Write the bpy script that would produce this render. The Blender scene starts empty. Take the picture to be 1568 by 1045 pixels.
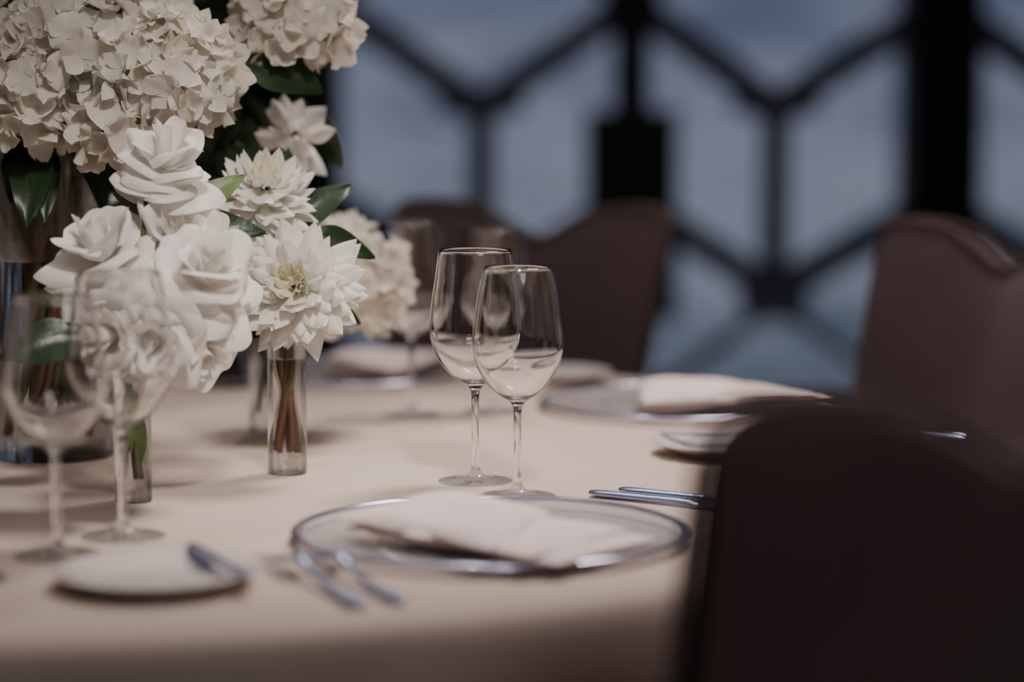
import bpy, math, random
from mathutils import Vector, Quaternion, Matrix, noise
random.seed(11)
R = random.random
def U(a, b): return a + (b - a) * random.random()
scene = bpy.context.scene
TZ = 0.75            # table surface height
TC = (-0.43, 2.475)  # table centre
TR = 0.89

# ------------------------------------------------------------------ materials
def new_mat(name):
    m = bpy.data.materials.new(name); m.use_nodes = True
    nt = m.node_tree
    for n in list(nt.nodes): nt.nodes.remove(n)
    out = nt.nodes.new('ShaderNodeOutputMaterial')
    return m, nt, out
def principled(name, col, rough=0.5, metal=0.0, trans=0.0, ior=1.5, col2=None, nscale=20, bump=0.0,
               bscale=200, sheen=0.0, spec=0.5, stretch=None):
    m, nt, out = new_mat(name)
    p = nt.nodes.new('ShaderNodeBsdfPrincipled')
    p.inputs['Base Color'].default_value = (*col, 1)
    p.inputs['Roughness'].default_value = rough
    p.inputs['Metallic'].default_value = metal
    p.inputs['Transmission Weight'].default_value = trans
    p.inputs['IOR'].default_value = ior
    p.inputs['Specular IOR Level'].default_value = spec
    p.inputs['Sheen Weight'].default_value = sheen
    tc = nt.nodes.new('ShaderNodeTexCoord')
    src = tc.outputs['Object']
    if stretch:
        mp = nt.nodes.new('ShaderNodeMapping'); mp.inputs['Scale'].default_value = stretch
        nt.links.new(src, mp.inputs['Vector']); src = mp.outputs['Vector']
    if col2:
        n = nt.nodes.new('ShaderNodeTexNoise'); n.inputs['Scale'].default_value = nscale
        n.inputs['Detail'].default_value = 4
        r = nt.nodes.new('ShaderNodeValToRGB')
        r.color_ramp.elements[0].position = 0.3; r.color_ramp.elements[1].position = 0.7
        r.color_ramp.elements[0].color = (*col, 1); r.color_ramp.elements[1].color = (*col2, 1)
        nt.links.new(src, n.inputs['Vector']); nt.links.new(n.outputs['Fac'], r.inputs['Fac'])
        nt.links.new(r.outputs['Color'], p.inputs['Base Color'])
    if bump > 0:
        n = nt.nodes.new('ShaderNodeTexNoise'); n.inputs['Scale'].default_value = bscale
        n.inputs['Detail'].default_value = 3
        b = nt.nodes.new('ShaderNodeBump'); b.inputs['Strength'].default_value = bump
        b.inputs['Distance'].default_value = 0.002
        nt.links.new(src, n.inputs['Vector']); nt.links.new(n.outputs['Fac'], b.inputs['Height'])
        nt.links.new(b.outputs['Normal'], p.inputs['Normal'])
    nt.links.new(p.outputs[0], out.inputs['Surface'])
    return m
def petal_mat(name, col, col2, tl=0.3):
    m, nt, out = new_mat(name)
    p = nt.nodes.new('ShaderNodeBsdfPrincipled'); t = nt.nodes.new('ShaderNodeBsdfTranslucent')
    mix = nt.nodes.new('ShaderNodeMixShader'); mix.inputs[0].default_value = tl
    tc = nt.nodes.new('ShaderNodeTexCoord')
    n = nt.nodes.new('ShaderNodeTexNoise'); n.inputs['Scale'].default_value = 25
    r = nt.nodes.new('ShaderNodeValToRGB')
    r.color_ramp.elements[0].position = 0.35; r.color_ramp.elements[1].position = 0.65
    r.color_ramp.elements[0].color = (*col, 1); r.color_ramp.elements[1].color = (*col2, 1)
    nt.links.new(tc.outputs['Object'], n.inputs['Vector']); nt.links.new(n.outputs['Fac'], r.inputs['Fac'])
    nt.links.new(r.outputs['Color'], p.inputs['Base Color']); nt.links.new(r.outputs['Color'], t.inputs['Color'])
    p.inputs['Roughness'].default_value = 0.6; p.inputs['Specular IOR Level'].default_value = 0.25
    n2 = nt.nodes.new('ShaderNodeTexNoise'); n2.inputs['Scale'].default_value = 220
    b = nt.nodes.new('ShaderNodeBump'); b.inputs['Strength'].default_value = 0.15; b.inputs['Distance'].default_value = 0.001
    nt.links.new(tc.outputs['Object'], n2.inputs['Vector']); nt.links.new(n2.outputs['Fac'], b.inputs['Height'])
    nt.links.new(b.outputs['Normal'], p.inputs['Normal'])
    nt.links.new(p.outputs[0], mix.inputs[1]); nt.links.new(t.outputs[0], mix.inputs[2])
    nt.links.new(mix.outputs[0], out.inputs['Surface'])
    return m
def thin_glass(name, tint, f0=.04, f90=.9, milky=0.0, milk=(.8, .8, .82), rough=.03, refr=0.0, ior=1.38):
    m, nt, out = new_mat(name)
    t = nt.nodes.new('ShaderNodeBsdfTransparent'); t.inputs[0].default_value = (*tint, 1)
    g = nt.nodes.new('ShaderNodeBsdfGlossy'); g.inputs['Roughness'].default_value = rough
    lw = nt.nodes.new('ShaderNodeLayerWeight'); lw.inputs['Blend'].default_value = .5
    pw = nt.nodes.new('ShaderNodeMath'); pw.operation = 'POWER'; pw.inputs[1].default_value = 5
    ma = nt.nodes.new('ShaderNodeMath'); ma.operation = 'MULTIPLY_ADD'; ma.inputs[1].default_value = f90; ma.inputs[2].default_value = f0
    nt.links.new(lw.outputs['Facing'], pw.inputs[0]); nt.links.new(pw.outputs[0], ma.inputs[0])
    mix = nt.nodes.new('ShaderNodeMixShader')
    nt.links.new(ma.outputs[0], mix.inputs[0])
    last = t
    if milky > 0:
        d = nt.nodes.new('ShaderNodeBsdfDiffuse'); d.inputs[0].default_value = (*milk, 1)
        mm = nt.nodes.new('ShaderNodeMixShader'); mm.inputs[0].default_value = milky
        nt.links.new(t.outputs[0], mm.inputs[1]); nt.links.new(d.outputs[0], mm.inputs[2]); last = mm
    nt.links.new(last.outputs[0], mix.inputs[1]); nt.links.new(g.outputs[0], mix.inputs[2])
    fin = mix
    if refr > 0:
        gl = nt.nodes.new('ShaderNodeBsdfGlass'); gl.inputs['IOR'].default_value = ior; gl.inputs['Roughness'].default_value = 0
        fin = nt.nodes.new('ShaderNodeMixShader'); fin.inputs[0].default_value = refr
        nt.links.new(mix.outputs[0], fin.inputs[1]); nt.links.new(gl.outputs[0], fin.inputs[2])
    nt.links.new(fin.outputs[0], out.inputs['Surface'])
    return m

M_GLASS = principled('clear_crystal', (1, 1, 1), 0.0, trans=1.0, ior=1.52)
M_FOOT = thin_glass('crystal_foot', (0.97, 0.98, 1.0), .06)
M_VGLASS = thin_glass('vase_glass_and_water', (0.97, .99, 0.98), .04, refr=.5)
M_CLOTH = principled('tablecloth_linen', (0.60, 0.50, 0.43), 0.85, col2=(0.64, 0.54, 0.47), nscale=6, bump=0.35, bscale=500, spec=0.2)
M_NAPKIN = principled('napkin_linen', (0.90, 0.76, 0.74), 0.8, col2=(0.93, 0.81, 0.79), nscale=15, bump=0.3, bscale=400, spec=0.2)
M_CHAIR = principled('chair_fabric', (0.150, 0.104, 0.106), 0.9, col2=(0.172, 0.120, 0.121), nscale=12, bump=0.4, bscale=350, sheen=0.25, spec=0.15)
M_PIPE = principled('chair_piping', (0.21, 0.15, 0.14), 0.8, bump=0.2, bscale=300)
M_WOOD = principled('dark_wood', (0.05, 0.025, 0.015), 0.4, col2=(0.08, 0.04, 0.02), nscale=8)
M_PORC = principled('porcelain', (0.76, 0.70, 0.68), 0.15, col2=(0.78, 0.72, 0.70))
M_STEEL = principled('cutlery_steel', (0.50, 0.60, 0.86), 0.26, metal=1.0, col2=(0.44, 0.55, 0.84), nscale=60)  # blue tint in the base colour stands in for the window's reflection
M_RIM = principled('silver_blue_rim', (0.50, 0.51, 0.72), 0.20, metal=0.9, col2=(0.62, 0.61, 0.78), nscale=40)
M_CHARGER = thin_glass('charger_glass', (0.96, 0.96, 0.98), .04, .6, milky=0.2)
M_PANE = thin_glass('window_pane_glass', (0.9, 0.93, 0.97))
M_FRAME = principled('window_frame_dark', (0.006, 0.007, 0.011), 0.5, col2=(0.009, 0.010, 0.016), nscale=5)
M_LATT = principled('window_lattice', (0.20, 0.24, 0.34), 0.5, col2=(0.22, 0.26, 0.37), nscale=5)
M_WALL = principled('wall_paint', (0.018, 0.019, 0.028), 0.8, col2=(0.022, 0.022, 0.032), nscale=3)
M_CEIL = principled('ceiling_paint', (0.22, 0.19, 0.17), 0.9, col2=(0.24, 0.21, 0.19), nscale=3)
M_FLOOR = principled('carpet', (0.05, 0.04, 0.045), 0.95, col2=(0.07, 0.055, 0.06), nscale=30, bump=0.5, bscale=300)
M_ROSE = petal_mat('rose_petal', (0.90, 0.87, 0.82), (0.93, 0.91, 0.88), 0.35)
M_HYD = petal_mat('hydrangea_petal', (0.80, 0.76, 0.68), (0.88, 0.85, 0.78), 0.35)
M_DAH = petal_mat('dahlia_petal', (0.89, 0.87, 0.81), (0.93, 0.91, 0.87), 0.3)
M_DAHC = petal_mat('dahlia_centre', (0.82, 0.80, 0.58), (0.87, 0.85, 0.68), 0.25)
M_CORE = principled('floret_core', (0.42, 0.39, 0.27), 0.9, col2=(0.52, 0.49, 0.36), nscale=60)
M_LEAF = principled('leaf_green', (0.011, 0.032, 0.011), 0.35, col2=(0.020, 0.052, 0.016), nscale=30, bump=0.3, bscale=90)
M_LEAF2 = principled('young_leaf_green', (0.07, 0.13, 0.035), 0.45, col2=(0.11, 0.17, 0.05), nscale=40)
M_STEM = principled('stem_green', (0.055, 0.07, 0.022), 0.5, col2=(0.10, 0.07, 0.03), nscale=20)
M_STEMB = principled('stem_brown', (0.13, 0.045, 0.02), 0.5, col2=(0.07, 0.035, 0.018), nscale=20)
M_WAX = principled('candle_wax', (0.8, 0.75, 0.65), 0.5, col2=(0.82, 0.77, 0.66))

# ------------------------------------------------------------------ mesh helpers
def empty(name, loc):
    e = bpy.data.objects.new(name, None); e.location = loc; e.empty_display_size = 0.05
    scene.collection.objects.link(e); return e
def add(name, verts, faces, mats, parent=None, smooth=True, midx=None):
    off = Vector(parent.location) if parent else Vector((0, 0, 0))
    me = bpy.data.meshes.new(name)
    me.from_pydata([tuple(Vector(v) - off) for v in verts], [], faces)
    if not isinstance(mats, (list, tuple)): mats = [mats]
    for m in mats: me.materials.append(m)
    if midx:
        for i, k in enumerate(midx): me.polygons[i].material_index = k
    if smooth:
        for p in me.polygons: p.use_smooth = True
    me.update()
    o = bpy.data.objects.new(name, me); scene.collection.objects.link(o)
    if parent: o.parent = parent
    return o
def subsurf(o, n=1):
    m = o.modifiers.new('sub', 'SUBSURF'); m.levels = n; m.render_levels = n
def fix_normals(o):
    import bmesh
    bm = bmesh.new(); bm.from_mesh(o.data)
    bmesh.ops.recalc_face_normals(bm, faces=bm.faces); bm.to_mesh(o.data); bm.free()
class Acc:
    def __init__(s): s.v = []; s.f = []; s.m = []
    def grid(s, P, nu, nv, mi=0):
        b = len(s.v); s.v += P
        for j in range(nv - 1):
            for i in range(nu - 1):
                a = b + j * nu + i
                s.f.append((a, a + 1, a + nu + 1, a + nu)); s.m.append(mi)
    def merge(s, V, F, mi=0):
        b = len(s.v); s.v += V
        for f in F: s.f.append(tuple(b + k for k in f)); s.m.append(mi)
def box(x0, x1, y0, y1, z0, z1):
    V = [(x0, y0, z0), (x1, y0, z0), (x1, y1, z0), (x0, y1, z0), (x0, y0, z1), (x1, y0, z1), (x1, y1, z1), (x0, y1, z1)]
    F = [(0, 3, 2, 1), (4, 5, 6, 7), (0, 1, 5, 4), (1, 2, 6, 5), (2, 3, 7, 6), (3, 0, 4, 7)]
    return V, F
def catmull(pts, n=5):
    out = []
    for i in range(len(pts) - 1):
        p0 = pts[max(i - 1, 0)]; p1 = pts[i]; p2 = pts[i + 1]; p3 = pts[min(i + 2, len(pts) - 1)]
        for k in range(n):
            t = k / n
            out.append(tuple(0.5 * ((2 * p1[d]) + (-p0[d] + p2[d]) * t + (2 * p0[d] - 5 * p1[d] + 4 * p2[d] - p3[d]) * t * t
                       + (-p0[d] + 3 * p1[d] - 3 * p2[d] + p3[d]) * t ** 3) for d in range(len(p1))))
    out.append(tuple(pts[-1])); return out
def lathe(prof, c, seg=64):
    V = []; F = []; idx = []
    for (r, z) in prof:
        if r < 1e-5:
            idx.append([len(V)]); V.append((c[0], c[1], c[2] + z))
        else:
            idx.append(list(range(len(V), len(V) + seg)))
            for k in range(seg):
                a = 2 * math.pi * k / seg
                V.append((c[0] + r * math.cos(a), c[1] + r * math.sin(a), c[2] + z))
    for i in range(len(prof) - 1):
        A, B = idx[i], idx[i + 1]
        for k in range(seg):
            k2 = (k + 1) % seg
            if len(A) == 1 and len(B) == 1: continue
            if len(A) == 1: F.append((A[0], B[k2], B[k]))
            elif len(B) == 1: F.append((A[k], A[k2], B[0]))
            else: F.append((A[k], A[k2], B[k2], B[k]))
    return V, F
def tube(pts, r0, r1, seg=8, n=5):
    P = [Vector(p) for p in catmull([tuple(p) for p in pts], n)]
    V = []; F = []
    for i, p in enumerate(P):
        t = (P[min(i + 1, len(P) - 1)] - P[max(i - 1, 0)]).normalized()
        s = t.cross(Vector((0, 1, 0.13))).normalized(); q = t.cross(s)
        r = r0 + (r1 - r0) * i / (len(P) - 1)
        for k in range(seg):
            a = 2 * math.pi * k / seg
            V.append(tuple(p + s * math.cos(a) * r + q * math.sin(a) * r))
    for i in range(len(P) - 1):
        for k in range(seg):
            k2 = (k + 1) % seg
            F.append((i * seg + k, i * seg + k2, (i + 1) * seg + k2, (i + 1) * seg + k))
    F.append(tuple(range(seg))[::-1]); F.append(tuple(range((len(P) - 1) * seg, len(P) * seg)))
    return V, F

# ------------------------------------------------------------------ flowers
def frame(n):
    n = Vector(n).normalized()
    q = Vector((0, 0, 1)).rotation_difference(n)
    return q
def rose(c, n, S, parent, name='rose', seed=0, ruffle=1.0):
    rnd = random.Random(seed); q = frame(n); c = Vector(c); A = Acc()
    spec = [  # count, length, width, open angle, reflex, base z
        (2, .66, .42, -8, 0, .10), (3, .84, .60, 6, 18, .05), (4, .98, .78, 22, 48, 0),
        (4, 1.08, .92, 42, 62, -.06), (4, 1.16, 1.0, 62, 58, -.12), (5, 1.20, 1.0, 84, 36, -.17)]
    nu, nv = 15, 12
    for li, (cnt, L, W, op, rf, bz) in enumerate(spec):
        ph0 = rnd.uniform(0, 6.28)
        for k in range(cnt):
            phi = ph0 + 2 * math.pi * k / cnt + rnd.uniform(-.35, .35)
            Lk = L * rnd.uniform(.82, 1.14); Wk = W * rnd.uniform(.85, 1.15)
            opk = math.radians(op + rnd.uniform(-12, 12)); rfk = math.radians(rf + rnd.uniform(-22, 28) * ruffle)
            sd = rnd.uniform(0, 100); asym = rnd.uniform(-.5, .5); pt = rnd.uniform(.0, .16)
            P = [None] * (nu * nv)
            for i in range(nu):
                u = -1 + 2 * i / (nu - 1)
                Lu = Lk * (1 - .20 * abs(u) ** 2.4 - pt * abs(u) + .06 * noise.noise(Vector((u * 2.5, sd, 0))))
                r = .03; z = bz
                for j in range(nv):
                    v = j / (nv - 1)
                    if j:
                        vm = v - .5 / (nv - 1)
                        al = opk + math.radians(52) * (1 - vm) ** 1.6 - math.radians(14) * math.sin(vm * 3.14) + rfk * max(0, vm - .60) ** 1.3 / .28 * (1 + asym * u)
                        al += abs(u) ** 3 * rfk * .5 * vm
                        r += math.sin(al) * Lu / (nv - 1); z += math.cos(al) * Lu / (nv - 1)
                    w = Wk * (.25 + .75 * math.sin(min(v, .72) / .72 * math.pi / 2)) * (1 - .16 * max(0, v - .72) / .28)
                    rr = max(r, .17)
                    ang = phi + u * min(w / rr, 1.25)
                    wob = ruffle * .075 * v * v * (1.3 * noise.noise(Vector((u * 1.9 + sd, v * 1.4, li))) + .55 * math.sin(u * 4.5 + sd) * v * v)
                    e = (r + wob)
                    p = Vector((e * math.cos(ang), e * math.sin(ang), z + wob * .8))
                    P[j * nu + i] = tuple(c + q @ (p * S))
            A.grid(P, nu, nv)
    o = add(name, A.v, A.f, M_ROSE, parent); subsurf(o, 1); return o
def dahlia(c, n, S, parent, name='dahlia', N=150, seed=0, thmax=112, wf=.22, mat=None, nvv=9):
    rnd = random.Random(seed); q = frame(n); c = Vector(c); A = Acc(); nu, nv = 5, nvv
    for i in range(N):
        t = (i + .5) / N
        phi = i * 2.39996 + rnd.uniform(-.16, .16)
        th = math.radians(5 + (thmax - 5) * t ** .72 + rnd.uniform(-8, 8))
        L = S * (.30 + .60 * t ** .55) * rnd.uniform(.85, 1.15); W = L * wf * (0.8 if t < .3 else 1) * rnd.uniform(.85, 1.15)
        b = Vector((math.sin(th) * math.cos(phi), math.sin(th) * math.sin(phi), math.cos(th)))
        side = Vector((-math.sin(phi), math.cos(phi), 0))
        base = b * S * .14 + Vector((0, 0, -S * .10 * t))
        curl = math.radians(rnd.uniform(-40, 0) if t > .3 else rnd.uniform(-50, -20)); 
        P = []
        pos = base.copy()
        for j in range(nv):
            v = j / (nv - 1)
            ang = th + math.radians(12) + curl * (v - .2) + (math.radians(34) * max(0, v - .7) * (1 if t > .5 else 0))
            d = Vector((math.sin(ang) * math.cos(phi), math.sin(ang) * math.sin(phi), math.cos(ang)))
            if j: pos = pos + d * L / (nv - 1)
            nr = side.cross(d)
            w = W * ((.35 + .65 * math.sin(min(v / .55, 1) * math.pi / 2)) if v < .55 else max(.02, (1 - ((v - .55) / .45) ** 1.5)))
            for k in range(nu):
                u = -1 + 2 * k / (nu - 1)
                P.append(tuple(c + q @ (pos + side * u * w - nr * (u * u) * w * .6 * (1 if nr.z > 0 else 1) * -1)))
        A.grid(P, nu, nv, 1 if t < .12 else 0)
    o = add(name, A.v, A.f, [mat or M_DAH, M_DAHC if not mat else mat], parent, midx=A.m); subsurf(o, 1); return o
def hydrangea(c, Rr, parent, name='hydrangea', seed=0, squash=.88, axis=(0, 0, 1), dens=1.0, fs=1.15):
    rnd = random.Random(seed); c = Vector(c); A = Acc(); qa = frame(axis)
    n = int(dens * 4 * math.pi * Rr * Rr / (.0215 * fs) ** 2)
    for i in range(n):
        zz = 1 - 2 * (i + .5) / n
        if zz < -.8: continue
        ph = i * 2.39996; rr = math.sqrt(1 - zz * zz)
        d = Vector((rr * math.cos(ph), rr * math.sin(ph), zz))
        lump = 1 + .14 * noise.noise(d * 2.3 + Vector((seed, 0, 0)))
        pc = Vector((d.x, d.y, d.z * squash)) * Rr * lump * rnd.uniform(.82, 1.04)
        nn = (d + Vector((rnd.uniform(-.6, .6), rnd.uniform(-.6, .6), rnd.uniform(-.6, .6)))).normalized()
        qf = frame(nn); a0 = rnd.uniform(0, 6.28); s = fs * rnd.uniform(.0145, .0200); cup = rnd.uniform(.1, .7)
        for k in range(4):
            a = a0 + k * math.pi / 2 + rnd.uniform(-.12, .12)
            du = Vector((math.cos(a), math.sin(a), 0)); dv = Vector((-math.sin(a), math.cos(a), 0))
            P = []; tw = rnd.uniform(-.3, .3); sk = s * rnd.uniform(.85, 1.15); lift = .03 * (k % 2); f1 = rnd.uniform(0, 6.28)
            for j in range(7):
                v = j / 6
                w = sk * .60 * math.sin(math.pi * (.05 + .87 * v ** .9)) ** .7
                for m in range(7):
                    u = -1 + m / 3
                    h = sk * (lift + cup * v * v * .9 + .20 * u * u * v * (1 if k % 2 else -.6) + tw * u * v + .09 * v * math.sin(u * 4.5 + f1) - .10 * v ** 4)
                    P.append(tuple(c + qa @ (pc + qf @ (du * (sk * v * (1 - .14 * abs(u) ** 2)) + dv * u * w + Vector((0, 0, h))))))
            A.grid(P, 7, 7)
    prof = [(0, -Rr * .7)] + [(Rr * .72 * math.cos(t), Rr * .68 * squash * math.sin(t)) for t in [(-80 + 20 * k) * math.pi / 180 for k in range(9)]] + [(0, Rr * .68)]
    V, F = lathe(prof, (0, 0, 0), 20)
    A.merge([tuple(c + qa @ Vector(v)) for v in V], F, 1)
    o = add(name, A.v, A.f, [M_HYD, M_CORE], parent, midx=A.m); return o
def leaf(A, base, d, up, L, W, mi=0, droop=.35):
    d = Vector(d).normalized(); up = Vector(up); s = d.cross(up).normalized(); up = s.cross(d).normalized()
    base = Vector(base); P = []; nu, nv = 7, 11
    for j in range(nv):
        v = j / (nv - 1)
        w = W * .5 * math.sin(math.pi * (.02 + .97 * v ** .85)) ** .85
        cpt = base + d * L * v - up * droop * L * v * v
        for i in range(nu):
            u = -1 + 2 * i / (nu - 1)
            P.append(tuple(cpt + s * u * w + up * (abs(u) * w * .32 + .03 * L * math.sin(v * 9 + u * 2) * abs(u))))
    A.grid(P, nu, nv, mi)

# ------------------------------------------------------------------ room shell
def boxobj(name, x0, x1, y0, y1, z0, z1, mat):
    V, F = box(x0, x1, y0, y1, z0, z1); return add(name, V, F, mat, smooth=False)
WY = 7.0
boxobj('floor', -5, 5, -3, 7.3, -.1, 0, M_FLOOR)
boxobj('ceiling', -5, 5, -3, 7.3, 3.2, 3.3, M_CEIL)
boxobj('wall_left', -5.1, -5, -3, 7.3, 0, 3.2, M_WALL)
boxobj('wall_right', 5, 5.1, -3, 7.3, 0, 3.2, M_WALL)
boxobj('wall_back', -5, 5, -3.1, -3, 0, 3.2, M_WALL)
boxobj('wall_window_side', -5, -.53, WY, WY + .2, 0, 3.2, M_WALL)
boxobj('wall_window_head', -.53, 5, WY, WY + .2, 3.0, 3.2, M_WALL)
boxobj('wall_window_sill', -.53, 5, WY, WY + .2, 0, .12, M_WALL)
boxobj('baseboard_window_side', -5, -.53, WY - .02, WY, 0, .1, M_FRAME)

# windows: posts + lattice
def bar(A, x0, z0, x1, z1, w, y0=WY + .04, y1=WY + .12, mi=0):
    d = Vector((x1 - x0, 0, z1 - z0)); n = Vector((-d.z, 0, d.x)).normalized() * w / 2
    V = []
    for y in (y0, y1):
        for (x, z, s) in ((x0, z0, 1), (x1, z1, 1), (x1, z1, -1), (x0, z0, -1)):
            V.append((x + s * n.x, y, z + s * n.z))
    F = [(0, 1, 2, 3), (7, 6, 5, 4), (0, 4, 5, 1), (1, 5, 6, 2), (2, 6, 7, 3), (3, 7, 4, 0)]
    A.merge(V, F, mi)
def hub(A, x, z, rx, rz):
    V = []
    for y in (WY + .03, WY + .13):
        for k in range(8):
            a = math.pi / 8 + k * math.pi / 4
            V.append((x + rx * math.cos(a), y, z + rz * math.sin(a)))
    F = [tuple(range(8))[::-1], tuple(range(8, 16))] + [(k, (k + 1) % 8, 8 + (k + 1) % 8, 8 + k) for k in range(8)]
    A.merge(V, F, 0)
posts = [-.53, .347, 1.245, 2.145, 3.045, 3.945]
wins = [(posts[i], posts[i + 1]) for i in range(5)] + [(3.945, 5.0)]
for wi, (a, b) in enumerate(wins):
    e = empty('window_%d' % (wi + 1), ((a + b) / 2, WY + .08, .12))
    A = Acc(); c = (a + b) / 2 if wi else -.09
    if wi == 1: c = .768
    for (z0, z1) in ((.53, 1.07), (1.66, 2.2)):
        bar(A, c, z0, c, z1, .08)
    for (hz, dz) in ((.53, .27), (1.07, .30), (2.2, .29)):
        bar(A, c, hz, a, hz + dz, .09); bar(A, c, hz, b, hz + dz, .09)
    for (hz, dz) in ((1.66, -.30), (.50, -.34)):
        bar(A, c, hz, a, hz + dz, .035); bar(A, c, hz, b, hz + dz, .035)
    hub(A, c, 1.075, .14, .045); hub(A, c, .51, .11, .07); hub(A, c, 1.66, .09, .04); hub(A, c, 2.2, .09, .04)
    bar(A, a, 2.96, b, 2.96, .08); bar(A, a, .16, b, .16, .08)
    add('lattice', A.v, A.f, M_LATT, e, smooth=False)
    V = [(a, WY + .08, .12), (b, WY + .08, .12), (b, WY + .08, 3.0), (a, WY + .08, 3.0)]
    add('pane', V, [(0, 1, 2, 3)], M_PANE, e, smooth=False)
def post(i, x0, x1, wide=None):
    A = Acc(); V, F = box(x0, x1, WY - .04, WY + .2, 0, 3.2); A.merge(V, F)
    if wide:
        V, F = box(wide[0], wide[1], WY - .08, WY + .19, wide[2], wide[3]); A.merge(V, F)
        V, F = box(wide[0] + .05, wide[1] - .05, WY - .07, WY + .19, 1.33, 1.45); A.merge(V, F)
    add('trim_%d' % i, A.v, A.f, M_FRAME, smooth=False)
post(1, -.60, -.50)
post(2, .296, .396, (.215, .475, .46, 1.06))
post(3, 1.136, 1.353)
post(4, 2.10, 2.19, (2.02, 2.27, .46, 1.06))
post(5, 2.94, 3.15)
post(6, 3.90, 3.99)

# ------------------------------------------------------------------ table
tab = empty('round_dining_table', (TC[0], TC[1], 0))
V = []; F = []; seg = 240
prof = [(0, 0), (.2, 0), (.4, 0), (.6, 0), (.75, 0), (.82, 0), (.86, -.0003), (.875, -.002), (.885, -.0065), (.892, -.015), (.896, -.03),
        (.899, -.06), (.902, -.10), (.906, -.15), (.91, -.20), (.914, -.265)]
idx = []
for pi_, (r, z) in enumerate(prof):
    if r == 0: idx.append([0]); V.append((TC[0], TC[1], TZ)); continue
    row = []
    for k in range(seg):
        a = 2 * math.pi * k / seg
        amp = max(0, (-z - .012)) / .25
        w = .016 * amp * (math.sin(a * 17 + 1.3 * math.sin(a * 3)) + .6 * math.sin(a * 29 + 2)) + .012 * amp
        row.append(len(V)); V.append((TC[0] + (r + w - .01) * math.cos(a), TC[1] + (r + w - .01) * math.sin(a), TZ + z))
    idx.append(row)
for i in range(len(prof) - 1):
    A_, B_ = idx[i], idx[i + 1]
    for k in range(seg):
        k2 = (k + 1) % seg
        F.append((A_[0], B_[k], B_[k2]) if len(A_) == 1 else (A_[k], B_[k], B_[k2], A_[k2]))
add('tablecloth', V, F, M_CLOTH, tab)
V, F = lathe([(0, .735 - .03), (.86, .705), (.865, .72), (.86, .742), (0, .742)], (TC[0], TC[1], 0), 96); add('top', V, F, M_WOOD, tab)
V, F = lathe([(0, 0), (.32, 0), (.32, .03), (.08, .07), (.055, .12), (.055, .62), (.2, .704), (0, .704)], (TC[0], TC[1], 0), 48); add('pedestal', V, F, M_WOOD, tab)

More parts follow.
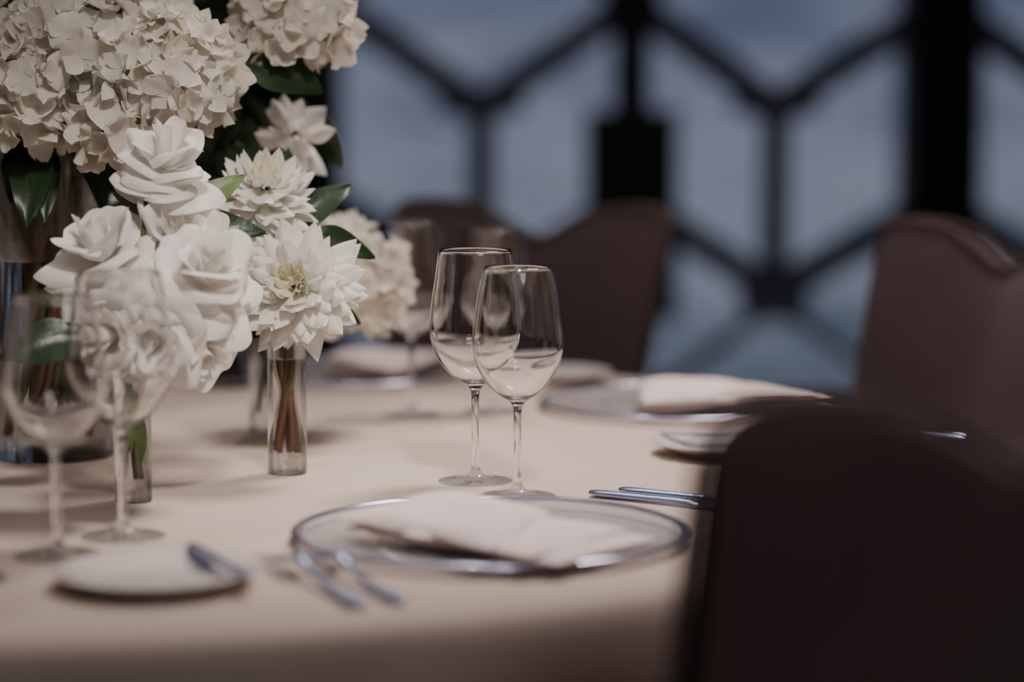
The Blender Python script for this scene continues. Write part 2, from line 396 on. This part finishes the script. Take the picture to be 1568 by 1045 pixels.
# ------------------------------------------------------------------ chairs
def chair(ang_deg, rad=1.05, H=.955, twist=0):
    a = math.radians(ang_deg); o = Vector((math.cos(a), math.sin(a), 0))
    org = Vector((TC[0], TC[1], 0)) + o * rad
    a2 = a + math.radians(twist); o2 = Vector((math.cos(a2), math.sin(a2), 0)); t2 = Vector((-o2.y, o2.x, 0))
    e = empty('dining_chair', tuple(org))
    def W(x, y, z): return tuple(org + t2 * x + o2 * y + Vector((0, 0, z)))
    nu, nv = 33, 15
    def surf(s, t, off):
        top = H - .052 * math.exp(-(s / .34) ** 2) - .022 * max(0, (abs(s) - .85) / .15) ** 2.2
        z = .40 + (top - .40) * t
        hw = .185 + .045 * t ** 1.3
        y = .11 * t ** 1.2 + .02 - .03 * s * s
        th = .032 * (1 - .5 * abs(s) ** 6) * (1 - .45 * t ** 8)
        return W(s * hw, y + off * th, z)
    V = []; F = []
    for off in (-1, 1):
        for j in range(nv):
            for i in range(nu):
                V.append(surf(-1 + 2 * i / (nu - 1), j / (nv - 1), off))
    n1 = nu * nv
    for j in range(nv - 1):
        for i in range(nu - 1):
            q = j * nu + i
            F.append((q, q + nu, q + nu + 1, q + 1)); F.append((n1 + q, n1 + q + 1, n1 + q + nu + 1, n1 + q + nu))
    bd = [i for i in range(nu)] + [j * nu + nu - 1 for j in range(1, nv)] + [(nv - 1) * nu + i for i in range(nu - 2, -1, -1)] + [j * nu for j in range(nv - 2, 0, -1)]
    for k in range(len(bd)):
        p, q = bd[k], bd[(k + 1) % len(bd)]; F.append((p, q, q + n1, p + n1))
    b = add('backrest', V, F, M_CHAIR, e); fix_normals(b); subsurf(b, 1)
    A = Acc()
    for off in (-1, 1):
        pts = [surf(-1, j / 8, off) for j in range(1, 8)] + [surf(-1 + 2 * i / 20, 1, off) for i in range(21)] + [surf(1, 1 - j / 8, off) for j in range(1, 8)]
        v, f = tube(pts, .004, .004, 6, 2); A.merge(v, f)
    add('piping', A.v, A.f, M_PIPE, e)
    V = []; F = []; n = 40; rows = [(.96, .385), (1.0, .395), (1.0, .435), (.97, .452), (.88, .462), (.5, .468)]
    for (k, z) in rows:
        for i in range(n):
            t = 2 * math.pi * i / n; ct, st = math.cos(t), math.sin(t)
            x = .225 * k * math.copysign(abs(ct) ** .35, ct); y = -.20 + .225 * k * math.copysign(abs(st) ** .35, st)
            V.append(W(x, y, z))
    for j in range(len(rows) - 1):
        for i in range(n):
            i2 = (i + 1) % n; F.append((j * n + i, j * n + i2, (j + 1) * n + i2, (j + 1) * n + i))
    F.append(tuple(range(n))[::-1]); F.append(tuple(range((len(rows) - 1) * n, len(rows) * n)))
    s_ = add('seat', V, F, M_CHAIR, e); fix_normals(s_)
    for li, (x, y, dy) in enumerate(((-.19, -.38, 0), (.19, -.38, 0), (-.18, -.01, .06), (.18, -.01, .06))):
        V = []; 
        for (z, h) in ((0, .014), (.39, .021)):
            yy = y + dy * (1 - z / .39)
            for (sx, sy) in ((-1, -1), (1, -1), (1, 1), (-1, 1)): V.append(W(x + sx * h, yy + sy * h, z))
        F = [(0, 3, 2, 1), (4, 5, 6, 7), (0, 1, 5, 4), (1, 2, 6, 5), (2, 3, 7, 6), (3, 0, 4, 7)]
        add('leg_%d' % (li + 1), V, F, M_WOOD, e, smooth=False)
chair(67.0, 1.03, .955, -8)
chair(27.0, 1.06, .95)
chair(-53, 1.11, .94)

# ------------------------------------------------------------------ glassware
def wine_glass(x, y, H=.215, bs=1.0, rim=.033):
    e = empty('wine_glass', (x, y, TZ))
    k = H / .215
    outer = [(.0, .0), (.020, .0), (.0335, .0003), (.0345, .0010), (.0335, .0018), (.020, .0032), (.009, .0062), (.0048, .0115), (.0036, .022),
             (.0033, .05), (.0035, .076), (.0045, .085), (.0085, .0905), (.018, .0965), (.029, .107), (.0375, .122), (.0418, .138),
             (.0420, .150), (.0395, .172), (.0362, .194), (rim, .2145)]
    inner = [(rim - .0004, .2152), (rim - .0009, .2146), (.0352, .194), (.0385, .172), (.0409, .150), (.0406, .138), (.0363, .1235), (.0275, .1095), (.0165, .0997),
             (.007, .0952), (0, .0945)]
    prof = catmull([(r * (bs if z > .08 else 1), z * k) for r, z in outer], 4)[:-1] + catmull([(r * bs, z * k) for r, z in inner], 4)
    prof = [(max(r, 0), z) for r, z in prof]; prof[0] = (0, prof[0][1]); prof[-1] = (0, prof[-1][1])
    V, F = lathe(prof, (x, y, TZ + .0004), 80)
    mi = [1 if max(V[i][2] for i in f) < TZ + .0075 else 0 for f in F]
    o = add('glass_body', V, F, [M_GLASS, M_FOOT], e, midx=mi); fix_normals(o)
wine_glass(-.0346, 2.262, .219, 1.03, .0335)
wine_glass(.0050, 2.176, .209, .98, .0315)
wine_glass(-.114, 2.73, .219, 1.03)
wine_glass(-.022, 2.76, .209, 1.0)
wine_glass(-.361, 1.893, .208, .98, .032)
wine_glass(-.322, 1.977, .220, 1.03)

# ------------------------------------------------------------------ plates, napkins
def charger(x, y):
    e = empty('charger_plate', (x, y, TZ))
    body = [(0, .0015), (.095, .0015), (.110, .002), (.135, .005), (.158, .0075), (.158, .0095), (.134, .0072), (.108, .0042), (.094, .0036), (0, .0036)]
    body = catmull(body, 3); body = [(max(r, 0), z) for r, z in body]; body[0] = (0, body[0][1]); body[-1] = (0, body[-1][1])
    V, F = lathe(body, (x, y, TZ), 96); add('plate_body', V, F, M_CHARGER, e)
    rim = [(.160 + .0042 * math.cos(t), .0088 + .0023 * math.sin(t)) for t in [k * math.pi / 5 for k in range(11)]]
    V, F = lathe(rim, (x, y, TZ), 128); add('rim', V, F, M_RIM, e)
    ft = [(.085, 0), (.092, 0), (.092, .002), (.085, .002), (.085, 0)]
    V, F = lathe(ft, (x, y, TZ + .0002), 96); add('foot_ring', V, F, M_CHARGER, e)
def napkin(x, y, rot=0):
    e = empty('folded_napkin', (x, y, TZ)); cr, sr = math.cos(math.radians(rot)), math.sin(math.radians(rot))
    def layer(name, cs, z0, th, seed, tilt=(0, 0, 0, 0)):
        n = 22; V = []; F = []
        for side in (0, 1):
            for j in range(n):
                for i in range(n):
                    u = i / (n - 1); v = j / (n - 1)
                    wts = ((1 - u) * (1 - v), u * (1 - v), u * v, (1 - u) * v)
                    px = sum(w * c[0] for w, c in zip(wts, cs)); py = sum(w * c[1] for w, c in zip(wts, cs))
                    tl = sum(w * t for w, t in zip(wts, tilt))
                    nz = noise.noise(Vector((px * 14 + seed, py * 14, seed)))
                    ed = (1 - abs(2 * u - 1) ** 4) * (1 - abs(2 * v - 1) ** 4)
                    cx = .006 * noise.noise(Vector((px * 25, py * 25, seed + 5)))
                    z = z0 + tl + (side * th * (ed ** .5) * (1 + .35 * nz) if side else 0) + .003 * nz * ed
                    X = px + cx; Y = py + cx
                    V.append((x + X * cr - Y * sr, y + X * sr + Y * cr, TZ + z))
        n1 = n * n
        for j in range(n - 1):
            for i in range(n - 1):
                q = j * n + i; F.append((q, q + n, q + n + 1, q + 1)); F.append((n1 + q, n1 + q + 1, n1 + q + n + 1, n1 + q + n))
        bd = [i for i in range(n)] + [j * n + n - 1 for j in range(1, n)] + [(n - 1) * n + i for i in range(n - 2, -1, -1)] + [j * n for j in range(n - 2, 0, -1)]
        for k in range(len(bd)):
            p, q = bd[k], bd[(k + 1) % len(bd)]; F.append((p, q, q + n1, p + n1))
        o = add(name, V, F, M_NAPKIN, e); fix_normals(o); subsurf(o, 1)
    layer('under_fold', [(-.128, -.012), (-.030, .040), (.134, -.055), (.052, -.172)], .0118, .008, 3, (0, 0, .0, .001))
    layer('middle_fold', [(-.120, -.022), (-.026, .034), (.114, -.048), (.030, -.170)], .0185, .006, 9, (0, 0, 0, .0))
    layer('top_fold', [(-.126, -.012), (-.036, .038), (.050, -.006), (.004, -.154)], .0235, .011, 17, (-.003, .006, .001, -.002))
charger(-.018, 1.966); napkin(-.018, 1.966)
charger(.195, 2.794); napkin(.195, 2.794, 62)
charger(-.215, 3.10); napkin(-.215, 3.10, 115)
def side_plate(x, y, r=.075):
    e = empty('bread_plate', (x, y, TZ)); k = r / .075
    pr = [(0, .002), (.040, .002), (.043, 0.0), (.046, .0), (.048, .003), (.062, .007), (.0735, .0115), (.075, .0125), (.0735, .0135), (.060, .0100), (.046, .0062), (.038, .005), (0, .005)]
    pr = catmull([(a * k, b) for a, b in pr], 3); pr = [(max(a, 0), max(b, 0)) for a, b in pr]; pr[0] = (0, pr[0][1]); pr[-1] = (0, pr[-1][1])
    V, F = lathe(pr, (x, y, TZ + .0003), 80); o = add('plate_body', V, F, M_PORC, e); fix_normals(o)
side_plate(-.266, 1.781, .076)
side_plate(.222, 2.44, .078)
side_plate(.055, 3.06, .072)

# ------------------------------------------------------------------ cutlery
def loft(secs, seg=12):
    V = []; F = []
    for (x, yc, zc, w, h) in secs:
        for k in range(seg):
            a = 2 * math.pi * k / seg
            V.append((x, yc + w * math.cos(a), zc + h * math.sin(a)))
    for i in range(len(secs) - 1):
        for k in range(seg):
            k2 = (k + 1) % seg; F.append((i * seg + k, i * seg + k2, (i + 1) * seg + k2, (i + 1) * seg + k))
    F.append(tuple(range(seg))[::-1]); F.append(tuple(range((len(secs) - 1) * seg, len(secs) * seg)))
    return V, F
def place(V, p0, p1, z, dz=0):
    p0 = Vector(p0); p1 = Vector(p1); d = (p1 - p0); L = d.length; d.normalize(); n = Vector((-d.y, d.x))
    return [(p0.x + d.x * v[0] + n.x * v[1], p0.y + d.y * v[0] + n.y * v[1], z + v[2] + dz * v[0] / L) for v in V]
def knife(p_tip, p_end, z=TZ + .001, name='table_knife', dz=0, s=1.0):
    L = (Vector(p_end) - Vector(p_tip)).length
    e = empty(name, (*p_end, TZ))
    secs = [(0, .006, .0025, .0008, .0006), (L * .04, .003, .0025, .005, .0010), (L * .15, 0, .0025, .0085, .0012), (L * .4, -.001, .0025, .0095, .0014),
            (L * .52, 0, .0028, .0065, .0018), (L * .56, 0, .003, .0045, .0028), (L * .75, 0, .003, .0055, .003), (L * .95, 0, .003, .0075, .003), (L, 0, .003, .005, .002)]
    secs = [(a, b * s, c, d * s, h * s) for a, b, c, d, h in catmull(secs, 3)]
    V, F = loft(secs); add('knife_body', place(V, p_tip, p_end, z, dz), F, M_STEEL, e)
def fork(p_tip, p_end, z=TZ + .001):
    L = (Vector(p_end) - Vector(p_tip)).length
    e = empty('table_fork', (*p_end, TZ)); A = Acc()
    zz = lambda x: .0035 + .012 * math.exp(-((x / L - .36) / .16) ** 2) + .003 * max(0, 1 - x / L / .1)
    secs = [(L * t, 0, zz(L * t), w, h) for t, w, h in ((.24, .011, .0014), (.27, .0125, .0016), (.32, .011, .0018), (.38, .0048, .0026), (.5, .0035, .0028), (.75, .0052, .0026), (.95, .0085, .0022), (1.0, .004, .0014))]
    V, F = loft(catmull(secs, 3)); A.merge(place(V, p_tip, p_end, z), F)
    for k in range(4):
        yk = (-1.5 + k) * .0064
        secs = [(L * t, yk, zz(L * t), w, .0012) for t, w in ((0, .0006), (.05, .0014), (.15, .0019), (.26, .0024))]
        V, F = loft(catmull(secs, 3), 8); A.merge(place(V, p_tip, p_end, z), F)
    add('fork_body', A.v, A.f, M_STEEL, e)
fork((-.191, 1.868), (-.108, 1.698)); fork((-.164, 1.880), (-.079, 1.712))
knife((-.255, 1.868), (-.190, 1.735), TZ + .0135, 'butter_knife', 0, .85)
knife((.262, 2.055), (.072, 2.180)); knife((.290, 2.070), (.100, 2.196))
knife((-.378, 1.800), (-.56, 1.88))
knife((.150, 2.475), (.300, 2.43), TZ + .0135, 'butter_knife', 0, .85)
knife((.28, 2.60), (.48, 2.53))

# ------------------------------------------------------------------ tealight
e = empty('tealight_holder', (-.352, 3.0, TZ))
V, F = lathe([(0, 0), (.026, 0), (.030, .01), (.032, .055), (.0305, .055), (.0285, .012), (0, .008)], (-.352, 3.0, TZ + .0003), 40); o = add('glass_cup', V, F, M_GLASS, e); fix_normals(o)
V, F = lathe([(0, .009), (.024, .009), (.024, .024), (0, .024)], (-.352, 3.0, TZ + .0003), 32); add('candle', V, F, M_WAX, e)

# ------------------------------------------------------------------ vases
def bud_vase(e, x, y, r, h, wl=.8):
    pr = [(0, 0), (r * .94, 0), (r, .0015), (r, h * .25), (r, h * .5), (r, h * .75), (r, h - .001), (r - .0008, h), (r - .0018, h - .001), (r - .0018, h * wl + .001), (r - .0026, h * wl), (0, h * wl)]
    V, F = lathe(pr, (x, y, TZ + .0004), 56); o = add('vase_glass', V, F, M_VGLASS, e, smooth=False); fix_normals(o)
    for p in o.data.polygons: p.use_smooth = abs(p.normal.z) < .5
def stems(e, x, y, r, ztops, base=.02, rad=.0022, mats=(M_STEMB, M_STEM), spread=.55):
    for i, tp in enumerate(ztops):
        a = i * 2.4 + .5
        b = (x + r * spread * math.cos(a), y + r * spread * math.sin(a), TZ + base + .003 * (i % 3))
        a2 = a + 2.6
        m = (x + r * .45 * math.cos(a2), y + r * .45 * math.sin(a2), TZ + base + .10)
        V, F = tube([b, ((b[0] + m[0]) / 2, (b[1] + m[1]) / 2, (b[2] + m[2]) / 2), m, tp], rad, rad * .9)
        add('stem_%d' % (i + 1), V, F, mats[i % len(mats)], e)

x, y = -.217, 2.313; e = empty('dahlia_bud_vase', (x, y, TZ)); bud_vase(e, x, y, .0188, .140)
d1 = (-.2375, 2.335, 1.026); d2 = (-.205, 2.285, .935)
stems(e, x, y, .0165, [(-.203, 2.315, .925), (-.2375, 2.345, .99), (x + .01, y + .02, .92), (x - .01, y, .93), (x + .008, y - .006, .90), (x, y + .004, .91), (x - .006, y - .004, .91)], rad=.0036, spread=.68)
dahlia(d2, (-.12, -.86, .30), .068, e, seed=4, N=135)
dahlia(d1, (.10, -.55, .80), .057, e, seed=8, N=105, thmax=118)
A = Acc()
for (b, d, L, W) in [((-.215, 2.34, .985), (.6, .1, .55), .075, .034), ((-.20, 2.33, .98), (.8, 0, -.15), .07, .03), ((-.235, 2.34, .96), (-.6, .1, .2), .07, .03),
                     ((-.21, 2.33, .90), (-.6, -.1, -.15), .05, .022), ((-.215, 2.33, .93), (.75, .1, -.3), .08, .03), ((-.23, 2.36, .99), (.1, .2, .9), .08, .035)]:
    leaf(A, b, d, (0, -1, .5), L, W)
add('leaves', A.v, A.f, M_LEAF, e)

x, y = -.341, 2.153; e = empty('rose_bud_vase', (x, y, TZ)); bud_vase(e, x, y, .0168, .135)
stems(e, x, y, .0145, [(-.36, 2.17, .95), (-.30, 2.15, .93), (-.33, 2.19, 1.03), (-.336, 2.15, .89)], rad=.0024, mats=(M_STEM, M_STEM))
rose((-.368, 2.170, .968), (-.30, -.45, .85), .053, e, 'rose_1', 3, 1.4)
rose((-.274, 2.150, .952), (.30, -.62, .55), .053, e, 'rose_2', 5, 1.4)
rose((-.318, 2.215, 1.050), (.10, -.35, .92), .048, e, 'rose_3', 9, 1.6)
rose((-.312, 2.130, .900), (-.05, -.80, -.15), .048, e, 'rose_4', 13, 1.5)
rose((-.350, 2.130, .903), (-.45, -.75, -.1), .045, e, 'rose_5', 21, 1.5)
rose((-.305, 2.195, .985), (.1, -.8, .5), .040, e, 'rose_6', 31, 1.5)
rose((-.285, 2.150, .890), (.35, -.7, -.45), .040, e, 'rose_7', 41, 1.5)
A = Acc()
for (b, d, L, W, mi) in [((-.31, 2.22, 1.0), (-.5, -.1, .3), .06, .026, 1), ((-.30, 2.23, 1.0), (.5, 0, .5), .065, .03, 1), ((-.33, 2.22, 1.01), (-.2, 0, .9), .07, .028, 0),
                     ((-.29, 2.22, .99), (.8, -.1, .1), .06, .03, 0), ((-.38, 2.14, .90), (-.8, -.5, -.05), .075, .045, 0), ((-.34, 2.15, .84), (.1, -.2, -.9), .055, .02, 1)]:
    leaf(A, b, d, (0, -1, .5), L, W, mi)
add('leaves', A.v, A.f, [M_LEAF, M_LEAF2], e, midx=A.m)

x, y = -.265, 2.59; e = empty('hydrangea_bud_vase', (x, y, TZ)); bud_vase(e, x, y, .019, .14)
stems(e, x, y, .016, [(-.2, 2.61, .88), (-.23, 2.60, .90), (x, y, .9)], rad=.003, mats=(M_STEM,))
hydrangea((-.185, 2.62, .912), .068, e, seed=40)

x, y = -.466, 2.43; e = empty('tall_flower_arrangement', (x, y, TZ)); r = .062; h = .335
pr = [(0, 0), (r - .002, 0), (r, .002), (r, h * .3), (r, h * .6), (r, h - .002), (r - .0015, h), (r - .003, h - .002), (r - .003, .202), (r - .004, .200), (0, .200)]
V, F = lathe(pr, (x, y, TZ + .0004), 80); o = add('vase_glass', V, F, M_VGLASS, e); fix_normals(o)
for p in o.data.polygons: p.use_smooth = abs(p.normal.z) < .5
heads = [((-.433, 2.380, 1.158), .084, 1), ((-.332, 2.335, 1.135), .067, 2), ((-.485, 2.350, 1.120), .072, 3), ((-.218, 2.430, 1.185), .055, 4), ((-.376, 2.325, 1.085), .046, 5),
         ((-.40, 2.42, 1.26), .08, 6), ((-.29, 2.48, 1.29), .07, 7), ((-.52, 2.45, 1.22), .085, 8), ((-.56, 2.40, 1.12), .07, 9), ((-.47, 2.55, 1.16), .08, 10)]
for i, (c, rr, sd) in enumerate(heads): hydrangea(c, rr, e, 'hydrangea_%d' % (i + 1), sd)
tops = [Vector(hd[0]) - Vector((0, 0, hd[1] * .4)) for hd in heads]
for i in range(22):
    a = i * 2.4; a2 = a + 2.2 + U(-.4, .4); rb = r * U(.45, .85) - .004; tp = tops[i % len(tops)]
    b = (x + rb * math.cos(a), y + rb * math.sin(a), TZ + .024)
    m = (x + r * .7 * math.cos(a2), y + r * .7 * math.sin(a2), TZ + h - .03)
    V, F = tube([b, ((b[0] + m[0]) / 2, (b[1] + m[1]) / 2, TZ + h * .5), m, (tp.x + U(-.01, .01), tp.y + .02, tp.z)], .0042, .0034)
    add('stem_%d' % (i + 1), V, F, M_STEMB if i % 2 else M_STEM, e)
dahlia((-.2235, 2.50, 1.074), (.45, -.75, .35), .048, e, 'lily', N=15, seed=3, thmax=88, wf=.30, mat=M_ROSE)
A = Acc()
L_ = [((-.262, 2.40, 1.150), (.85, -.1, -.25), .078, .052), ((-.285, 2.51, 1.13), (.5, 0, .6), .085, .045), ((-.29, 2.48, 1.12), (.35, 0, -.7), .08, .05), ((-.30, 2.47, 1.10), (.3, 0, -.5), .08, .05),
      ((-.29, 2.46, 1.07), (.3, -.1, -.8), .07, .04), ((-.26, 2.53, 1.05), (.5, 0, -.5), .07, .04), ((-.30, 2.45, 1.06), (.2, -.1, .9), .07, .04), ((-.33, 2.42, 1.05), (-.3, -.2, .8), .07, .03),
      ((-.30, 2.50, 1.15), (-.2, -.1, .9), .08, .045), ((-.26, 2.54, 1.17), (.1, 0, .9), .09, .045), ((-.24, 2.56, 1.12), (.3, 0, .8), .07, .04), ((-.23, 2.56, 1.10), (.6, 0, -.6), .08, .04)]
for (b, d, L, W) in L_: leaf(A, b, d, (0, -1, .45), L, W)
for i in range(60):
    th = U(0, 6.28)
    b = (x + .12 + U(-.16, .11), y + U(.10, .18), U(1.0, 1.26))
    leaf(A, b, (math.cos(th) * .8, U(-.1, .3), math.sin(th)), (U(-.4, .4), -1, .5), U(.06, .085), U(.03, .045))
for i in range(24):
    th = U(0, 6.28); b = (x + .05 * math.cos(th), y + .05 * math.sin(th), U(1.06, 1.1))
    leaf(A, b, (math.cos(th), math.sin(th), U(-.8, .1)), (0, 0, 1), U(.06, .1), U(.03, .045))
add('leaves', A.v, A.f, M_LEAF, e)

# ------------------------------------------------------------------ lights
def aim(o, loc, tgt):
    o.location = loc; o.rotation_euler = (Vector(tgt) - Vector(loc)).to_track_quat('-Z', 'Y').to_euler(); scene.collection.objects.link(o)
def area(name, loc, tgt, power, col, size, spread):
    l = bpy.data.lights.new(name, 'AREA'); l.energy = power; l.color = col; l.shape = 'DISK'; l.size = size; l.spread = math.radians(spread)
    aim(bpy.data.objects.new(name, l), loc, tgt)
def spot(name, loc, tgt, power, col, cone, blend=1.0, rad=.12):
    l = bpy.data.lights.new(name, 'SPOT'); l.energy = power; l.color = col; l.spot_size = math.radians(cone); l.spot_blend = blend; l.shadow_soft_size = rad
    aim(bpy.data.objects.new(name, l), loc, tgt)
spot('key_or_fill_spot', (.75, 3.30, 3.0), (.12, 2.34, .75), 270, (1, .85, .78), 42, 1.0, .34)
spot('key_or_fill_spot', (.25, .45, 2.6), (-.24, 2.2, .90), 215, (1, .89, .82), 22, 1.0, .16)  # unseen fill spot, added to brighten the flowers
spot('key_or_fill_spot', (-.15, 3.9, 3.0), (-.1, 2.2, .80), 45, (1, .92, .86), 50, 1.0, .045)  # small unseen spot, added for sparkle on the glassware
area('ambient_fill', (0, 2.6, 3.15), (0, 2.6, 0), 17, (1, .89, .88), 3.0, 180)  # wide unseen fill, added as soft ambient light
area('ambient_fill', (1.2, -1.4, 3.1), (.25, 1.4, .95), 7, (1, .88, .86), 1.4, 90)  # dim unseen fill behind the camera, added to lift the near chair

w = bpy.data.worlds.new('dusk_sky'); scene.world = w; w.use_nodes = True; nt = w.node_tree
bg = nt.nodes['Background']; tc = nt.nodes.new('ShaderNodeTexCoord'); sp = nt.nodes.new('ShaderNodeSeparateXYZ'); cr = nt.nodes.new('ShaderNodeValToRGB')
mr = nt.nodes.new('ShaderNodeMapRange'); mr.inputs['From Min'].default_value = -.2; mr.inputs['From Max'].default_value = .2
mp = nt.nodes.new('ShaderNodeMapping'); mp.inputs['Scale'].default_value = (16, 16, 60)
n = nt.nodes.new('ShaderNodeTexNoise'); n.inputs['Scale'].default_value = 1.0; n.inputs['Detail'].default_value = 4
ad = nt.nodes.new('ShaderNodeMath'); ad.operation = 'MULTIPLY_ADD'; ad.inputs[1].default_value = .70; 
nt.links.new(tc.outputs['Generated'], sp.inputs[0]); nt.links.new(sp.outputs['Z'], mr.inputs['Value'])
nt.links.new(tc.outputs['Generated'], mp.inputs[0]); nt.links.new(mp.outputs[0], n.inputs['Vector'])
sb = nt.nodes.new('ShaderNodeMath'); sb.operation = 'SUBTRACT'; sb.inputs[1].default_value = .35
nt.links.new(n.outputs['Fac'], ad.inputs[0]); nt.links.new(mr.outputs[0], ad.inputs[2]); nt.links.new(ad.outputs[0], sb.inputs[0])
nt.links.new(sb.outputs[0], cr.inputs[0])
els = cr.color_ramp.elements
els[0].position = 0.05; els[0].color = (.095, .12, .17, 1)
els[1].position = 1.0; els[1].color = (.11, .135, .21, 1)
for pos, c in ((.22, (.15, .18, .24)), (.36, (.35, .375, .48)), (.50, (.30, .325, .44)), (.62, (.15, .178, .275))):
    el = els.new(pos); el.color = (*c, 1)
nt.links.new(cr.outputs[0], bg.inputs['Color'])
bg.inputs['Strength'].default_value = .62

# ------------------------------------------------------------------ camera
cam = bpy.data.cameras.new('camera'); co = bpy.data.objects.new('camera', cam); scene.collection.objects.link(co)
co.location = (0, 0, 1.12); co.rotation_euler = (math.radians(90 - 5.95), 0, 0)
cam.lens = 85; cam.sensor_width = 36; cam.clip_end = 2000
cam.dof.use_dof = True; cam.dof.focus_distance = 2.25; cam.dof.aperture_fstop = 1.6
scene.camera = co
